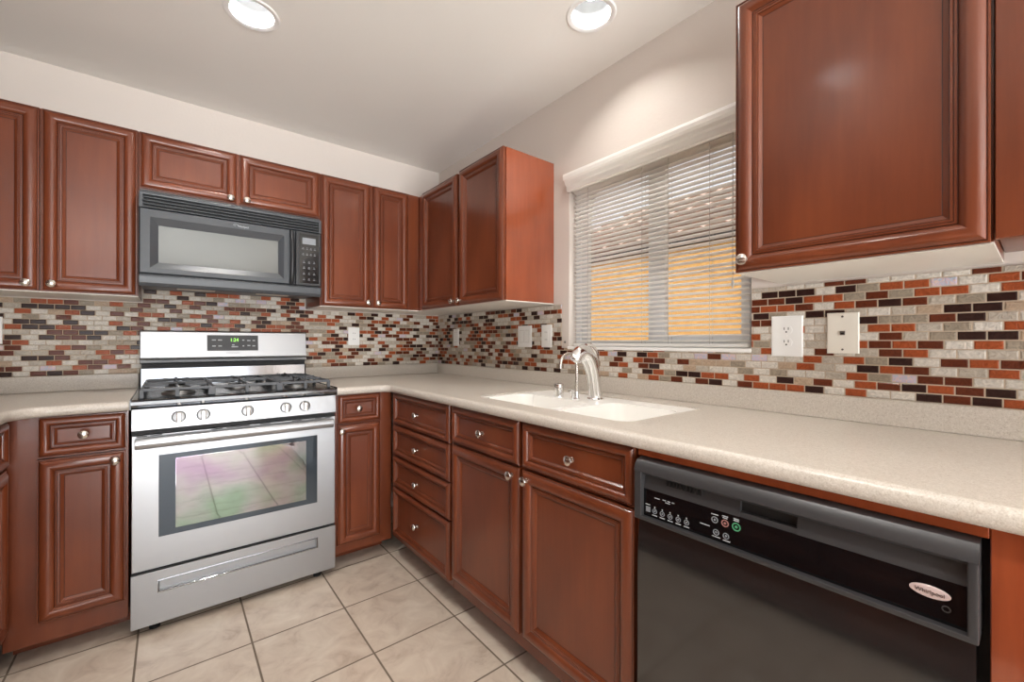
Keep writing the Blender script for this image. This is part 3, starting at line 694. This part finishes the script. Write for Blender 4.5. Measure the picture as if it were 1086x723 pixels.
# backguard
MB().prism([(-.030, .926), (-.052, .926), (-.046, 1.016), (-.030, 1.018)], fq, X0+.004, X1-.004).build('riser', 'steelp', rg, sharp=40)
bg = MB().prism([(-.012, 1.040), (-.070, 1.040), (-.082, 1.046), (-.085, 1.058), (-.076, 1.070), (-.062, 1.200), (-.056, 1.206), (-.012, 1.208)], fq, X0+.002, X1-.002).build('backguard', 'steel', rg, sharp=30)
MB().box((X0+.006, -.06, 1.016), (X1-.006, -.014, 1.040)).box((X0-.001, -.060, 1.040), (X0+.0015, -.012, 1.210)).box((X1-.0015, -.060, 1.040), (X1+.001, -.012, 1.210)).box((X0-.001, -.054, .927), (X0+.003, -.03, 1.016)).box((X1-.003, -.054, .927), (X1+.001, -.03, 1.016)).build('backguard_gap', 'darkp', rg)
def fbg(u, v, w):                                            # on the sloping face of the backguard
    k = (v-1.070)/.13; return (u, -.076 + .014*k - w, v)
dp = MB(); dp.prism([(-1.422, 1.102), (-1.187, 1.102), (-1.187, 1.186), (-1.422, 1.186)], fbg, -.001, .0022)
dpo = dp.build('clock_panel', 'blackp', rg)
text('1:24', .026, 'digits', dpo, lambda u, v, w: fbg(-1.300+u, 1.160+v, w+.0023), 'clock_digits', sx=.9)
mb = MB()
for ux, vz, uw in ((-1.392, 1.160, .018), (-1.365, 1.160, .018), (-1.392, 1.128, .016), (-1.365, 1.128, .016), (-1.305, 1.134, .012), (-1.298, 1.124, .03), (-1.258, 1.160, .010), (-1.232, 1.158, .016), (-1.208, 1.158, .012), (-1.258, 1.128, .008), (-1.232, 1.130, .014), (-1.208, 1.128, .014)):
    mb.prism([(ux-uw/2, vz-.003), (ux+uw/2, vz-.003), (ux+uw/2, vz+.003), (ux-uw/2, vz+.003)], fbg, .0023, .0030)
mb.build('button_marks', 'mark', dpo)
text('FRIGIDAIRE', .011, 'markdim', bg, lambda u, v, w: fbg(-1.3055+u, 1.090+v, w+.0006), sx=1.1)

# ------------------------------------------------------------------ microwave
mw = thing('microwave', (-1.309, -.2, 1.35), 'black over-the-range microwave below the short wall cabinet', 'microwave')
MX0, MX1 = -1.681, -.938
MB().box((MX0+.002, -.372, 1.4185), (MX1-.002, -.008, 1.8205)).build('housing', 'blackp', mw)
# chin and sloping underside
ch = MB().prism([(-.372, 1.444), (-.398, 1.444), (-.400, 1.438), (-.398, 1.410), (-.392, 1.396), (-.378, 1.393), (-.370, 1.405), (-.03, 1.412), (-.03, 1.418), (-.372, 1.418)], fq, MX0, MX1, .001).build('chin', 'mwblack', mw, sharp=40)
mb = MB().box((-1.55, -.30, 1.402), (-1.40, -.22, 1.408)).box((-1.22, -.30, 1.402), (-1.07, -.22, 1.408)); mb.build('lamp_lens', 'ivory', mw)
# vent grille
mb = MB().box((MX0, -.385, 1.735), (MX1, -.372, 1.806)).box((MX0, -.402, 1.793), (MX1, -.385, 1.8065), .003)
for k in range(4): mb.prism([(-.386, 1.7365+k*.0142), (-.402, 1.7380+k*.0142), (-.402, 1.7410+k*.0142), (-.386, 1.7420+k*.0142)], fq, MX0, MX1)
mb.box((MX0, -.401, 1.736), (MX0+.012, -.385, 1.80)).box((MX1-.012, -.401, 1.736), (MX1, -.385, 1.80))
mb.build('vent_grille', 'mwblack', mw)
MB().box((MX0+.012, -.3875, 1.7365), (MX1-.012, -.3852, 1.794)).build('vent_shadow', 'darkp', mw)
# door with sunk window
dr = MB(); DX0, DX1, DZ0, DZ1 = MX0, -1.064, 1.450, 1.7335
tv = bmesh.new()
def rect(x0, x1, z0, z1, y): return [tv.verts.new((x, y, z)) for x, z in ((x0, z0), (x1, z0), (x1, z1), (x0, z1))]
rs = [rect(DX0, DX1, DZ0, DZ1, -.373), rect(DX0, DX1, DZ0, DZ1, -.397), rect(DX0+.004, DX1-.004, DZ0+.004, DZ1-.004, -.402),
      rect(-1.645, -1.118, 1.474, 1.698, -.4025), rect(-1.617, -1.143, 1.501, 1.666, -.388)]
for a, b in zip(rs, rs[1:]):
    for k in range(4): tv.faces.new((a[k], a[(k+1) % 4], b[(k+1) % 4], b[k]))
tv.faces.new(rs[0][::-1]); tv.faces.new(rs[-1]); bmesh.ops.recalc_face_normals(tv, faces=tv.faces); dr._merge(tv)
dro = dr.build('door', 'mwblack', mw, sharp=20)
MB().box((-1.616, -.3895, 1.502), (-1.144, -.3882, 1.665)).build('window_pane', 'mwglass', dro)
MB().tube([(-1.084, -.399, 1.455), (-1.084, -.414, 1.470), (-1.084, -.424, 1.52), (-1.084, -.428, 1.59), (-1.084, -.424, 1.66), (-1.084, -.414, 1.712), (-1.084, -.399, 1.726)], [.010, .0105, .011, .011, .011, .0105, .010], 14).build('handle', 'blackp', dro, sharp=60)
text('Whirlpool', .013, 'mark', dro, lambda u, v, w: (-1.297+u, -.4026-w, 1.711+v), sx=.85)
MB().tube([(-1.328+.010*math.cos(R(a)), -.4030, 1.715+.004*math.sin(R(a))) for a in range(-30, 300, 30)], .0008, 6).build('emblem_swoosh', 'mark', dro)
# control panel
cp = MB().box((-1.062, -.401, 1.450), (MX1, -.373, 1.7335), .004).build('control_panel', 'blackp', mw)
MB().box((-1.045, -.4022, 1.462), (-.950, -.4008, 1.722), .0006, 1).build('keypad', 'gloss', cp)
MB().box((-1.032, -.4030, 1.668), (-.966, -.4020, 1.702)).build('display', 'markdim', cp)
mb = MB()
for r_ in range(6):
    for c_ in range(4 if r_ < 2 else 3):
        ux = (-1.028 + c_*.019) if r_ < 2 else (-1.024+c_*.025); vz = 1.640 - r_*.030 - (.012 if r_ >= 2 else 0)
        mb.box((ux-.005, -.4028, vz), (ux+.005, -.4020, vz+.003)); mb.box((ux-.003, -.4028, vz+.007), (ux+.003, -.4020, vz+.0095))
mb.build('key_marks', 'markdim', cp)

# ------------------------------------------------------------------ dishwasher
dw = thing('dishwasher', (-.35, -2.5, 0), 'glossy black built-in dishwasher under the countertop at lower right', 'dishwasher')
DY0, DY1 = -2.789, -2.205
fx = lambda u, v, w: (u, w, v)
MB().box((-.600, DY0-.008, .015), (-.02, DY1+.005, .862)).build('tub', 'darkp', dw)
MB().prism([(-.6005, .105), (-.652, .105), (-.6555, .110), (-.6560, .30), (-.6560, .56), (-.6552, .61), (-.6536, .65), (-.6505, .69), (-.6480, .7135), (-.6005, .7135)], fx, DY0+.004, DY1-.003).build('door_panel', 'dwdoor', dw)
MB().box((-.575, DY0+.004, .0), (-.56, DY1, .100)).build('toe_panel', 'blackp', dw)
# console: rolled top, side cheeks, sunk control strip
cons_ = MB()
cons_.prism([(-.601, .8625), (-.636, .8625), (-.654, .858), (-.664, .846), (-.667, .832), (-.660, .826), (-.640, .826), (-.601, .826)], fx, DY0, DY1)
cons_.box((-.667, DY0, .716), (-.601, DY0+.012, .832), .003).box((-.667, DY1-.020, .716), (-.601, DY1, .832), .003)
cons_.box((-.668, DY0, .714), (-.601, DY1, .7235), .003)
co = cons_.build('console', 'dwgrey', dw, sharp=35)
MB().prism([(-.640, .790), (-.654, .790), (-.646, .8262), (-.640, .8262)], fx, DY0+.012, -2.556).prism([(-.640, .790), (-.654, .790), (-.646, .8262), (-.640, .8262)], fx, -2.452, DY1-.020).prism([(-.640, .790), (-.652, .790), (-.650, .800), (-.640, .800)], fx, -2.556, -2.452).build('grip_band', 'dwgrey', co)
MB().box((-.640, -2.556, .800), (-.628, -2.452, .826)).build('latch_pocket', 'darkp', co)
MB().box((-.6545, DY0+.012, .7236), (-.640, DY1-.020, .7898)).build('control_strip', 'gloss', co)
mb = MB()
for k in range(11): mb.box((-.6538+.0012, -2.285-k*.0082, .810), (-.6440, -2.289-k*.0082, .826))
mb.build('vent_slots', 'darkp', co)
xs = -.6547
def disc(y, z, r, mat, nm, parent=co, d=.0012, ri=0):
    prof = [(r, 0), (r, d), (ri if ri else .0003, d)] + ([(ri, 0)] if ri else [])
    return MB().lathe(prof, (xs, y, z), (-1, 0, 0), 20, not ri).build(nm, mat, parent)
bt = []
for k in range(5): bt.append((-2.2555-k*.0205, .7405, .0062, 'markdim'))
bt += [(-2.402, .768, .0072, 'markdim'), (-2.424, .7675, .0078, 'red'), (-2.447, .7675, .0088, 'green'), (-2.405, .742, .0066, 'markdim'), (-2.426, .741, .0066, 'markdim')]
for y, z, r, m in bt:
    b_ = disc(y, z, r, m, 'button', co, .0010, r*.72); disc(y, z, r*.35, m, 'button_dot', b_, .0008)
MB().box((xs-.0006, -2.2435, .7345), (xs+.0003, -2.2315, .7475)).build('indicator_square', 'markdim', co)
mb = MB()
def dash(y, z, w, h=.0022): mb.box((xs-.0006, y-w/2, z-h/2), (xs+.0003, y+w/2, z+h/2))
for k in range(5): dash(-2.2555-k*.0205, .7303, .013)
for k in range(5): dash(-2.2555-k*.0205, .7498, .0025, .003)
dash(-2.2365, .7525, .013, .0016)
mb.build('button_print', 'mark', co); mb = MB()
for y, z, w in ((-2.262, .7735, .014), (-2.281, .7745, .008), (-2.293, .7745, .007), (-2.304, .7745, .006), (-2.290, .7700, .012)): dash(y, z, w, .0018)
mb.build('status_print', 'mark', co); mb = MB()
for y, z, w in ((-2.402, .7795, .015), (-2.424, .7822, .012), (-2.424, .7785, .010), (-2.447, .7835, .011), (-2.447, .7800, .011), (-2.380, .7508, .022), (-2.405, .7322, .018), (-2.427, .7310, .015)): dash(y, z, w, .0018)
mb.build('option_print', 'mark', co)
bd = MB().lathe([(.0235, 0), (.0235, .0015), (.021, .0025), (.0003, .003)], (xs, -2.7365, .7660), (-1, 0, 0), 32)
for v in bd.bm.verts: v.co.z = .7660 + (v.co.z-.7660)*.40
bdo = bd.build('oval_badge', 'badge', co, sharp=40)
text('Whirlpool', .0085, 'badgetxt', bdo, lambda u, v, w: (xs-.0031-w, -2.7365-u, .7660+v), sx=.95)
disc(-2.7545, .7470, .0052, 'dwgrey', 'indicator_ring', co, .0008, .0036)

# ------------------------------------------------------------------ switch and outlet plates
def plate(name, f, uc, zc, w, h, label, kind, cat, mat='white', sgn=1, group='wall plates on the mosaic'):
    t = thing(name, f(uc, zc, 0), label, cat, group)
    MB().rings(f, uc-w/2, uc+w/2, zc-h/2, zc+h/2, [(0, 0), (0, .003), (.002, .0048), (.006, .0055), (.02, .0055)]).build('cover_plate', mat, t)
    if kind == 'duplex':
        for dz in (.0205, -.0205):
            mb = MB(); pts = [(.0165*math.cos(R(a)), max(-.0125, min(.0125, .0165*math.sin(R(a))))) for a in range(0, 360, 15)]
            mb.prism([(uc+a, zc+dz+b) for a, b in pts], f, .005, .0075)
            r = mb.build('receptacle', mat, t)
            mb = MB()
            for du in (-.006, .006): mb.prism([(uc+du-.001, zc+dz), (uc+du+.001, zc+dz), (uc+du+.001, zc+dz+.008), (uc+du-.001, zc+dz+.008)], f, .0072, .0080)
            mb.prism([(uc-.0022, zc+dz-.009), (uc+.0022, zc+dz-.009), (uc+.0022, zc+dz-.0045), (uc-.0022, zc+dz-.0045)], f, .0072, .0080)
            mb.build('slots', 'gap', r)
    elif kind == 'gfci':
        r = MB().rings(f, uc-.0165, uc+.0165, zc-.033, zc+.033, [(0, .004), (0, .0068), (.0012, .0074), (.01, .0074)]).build('receptacle', mat, t)
        mb = MB()
        for dz in (.017, -.022):
            for du in (-.006, .006): mb.prism([(uc+du-.001, zc+dz), (uc+du+.001, zc+dz), (uc+du+.001, zc+dz+.007), (uc+du-.001, zc+dz+.007)], f, .0072, .0079)
        mb.build('slots', 'gap', r)
    elif kind == 'rocker2' or kind == 'rocker1':
        for du in ((-.023, .023) if kind == 'rocker2' else (0,)):
            MB().rings(f, uc+du-.0165, uc+du+.0165, zc-.033, zc+.033, [(0, .004), (0, .0066), (.002, .0075), (.01, .0078)]).build('rocker', mat, t)
            MB().rings(f, uc+du-.0178, uc+du+.0178, zc-.0343, zc+.0343, [(0, .0050), (0, .0059), (.0012, .0059), (.0012, .0050)], False).build('rocker_gap', 'cord', t)
    elif kind == 'jack':
        MB().prism([(uc-.006, zc-.006), (uc+.006, zc-.006), (uc+.006, zc+.006), (uc-.006, zc+.006)], f, .005, .0085).build('jack_socket', 'screw', t)
        MB().prism([(uc-.004, zc-.004), (uc+.004, zc-.004), (uc+.004, zc+.001), (uc-.004, zc+.001)], f, .0084, .0092).build('jack_opening', 'gap', t)
    n = Vector(f(0, 0, 1)) - Vector(f(0, 0, 0))
    for dz in ((.049, -.049) if kind == 'jack' else (0,) if kind == 'duplex' else (.0485, -.0485)):
        MB().lathe([(.003, 0), (.003, .0012), (.0003, .0015)], f(uc, zc+dz, .0053), n, 12).build('screw', 'screw' if kind == 'jack' else mat, t)
    return t
PR, PB = fR(-.007), fB(-.007)
plate('wall_switch', PR, -.268, 1.184, .072, .118, 'white single wall switch on the mosaic nearest the corner', 'rocker1', 'switch')
plate('light_switch', PR, -1.010, 1.184, .118, .120, 'white double rocker switch under the corner wall cabinet', 'rocker2', 'switch')
plate('wall_outlet', PR, -1.190, 1.184, .078, .120, 'white outlet between the double switch and the window', 'gfci', 'outlet')
plate('wall_outlet', PR, -2.3245, 1.172, .090, .132, 'white duplex outlet right of the window under the dark wall cabinet', 'duplex', 'outlet')
plate('phone_jack', PR, -2.4725, 1.180, .078, .122, 'off-white phone jack plate right of the duplex outlet', 'jack', 'phone jack', 'ivory')
plate('wall_outlet', PB, -.632, 1.188, .072, .116, 'white outlet on the back wall right of the range', 'gfci', 'outlet')
plate('wall_outlet', PB, -2.182, 1.199, .074, .118, 'white outlet at the left picture edge, mostly cut off', 'gfci', 'outlet')
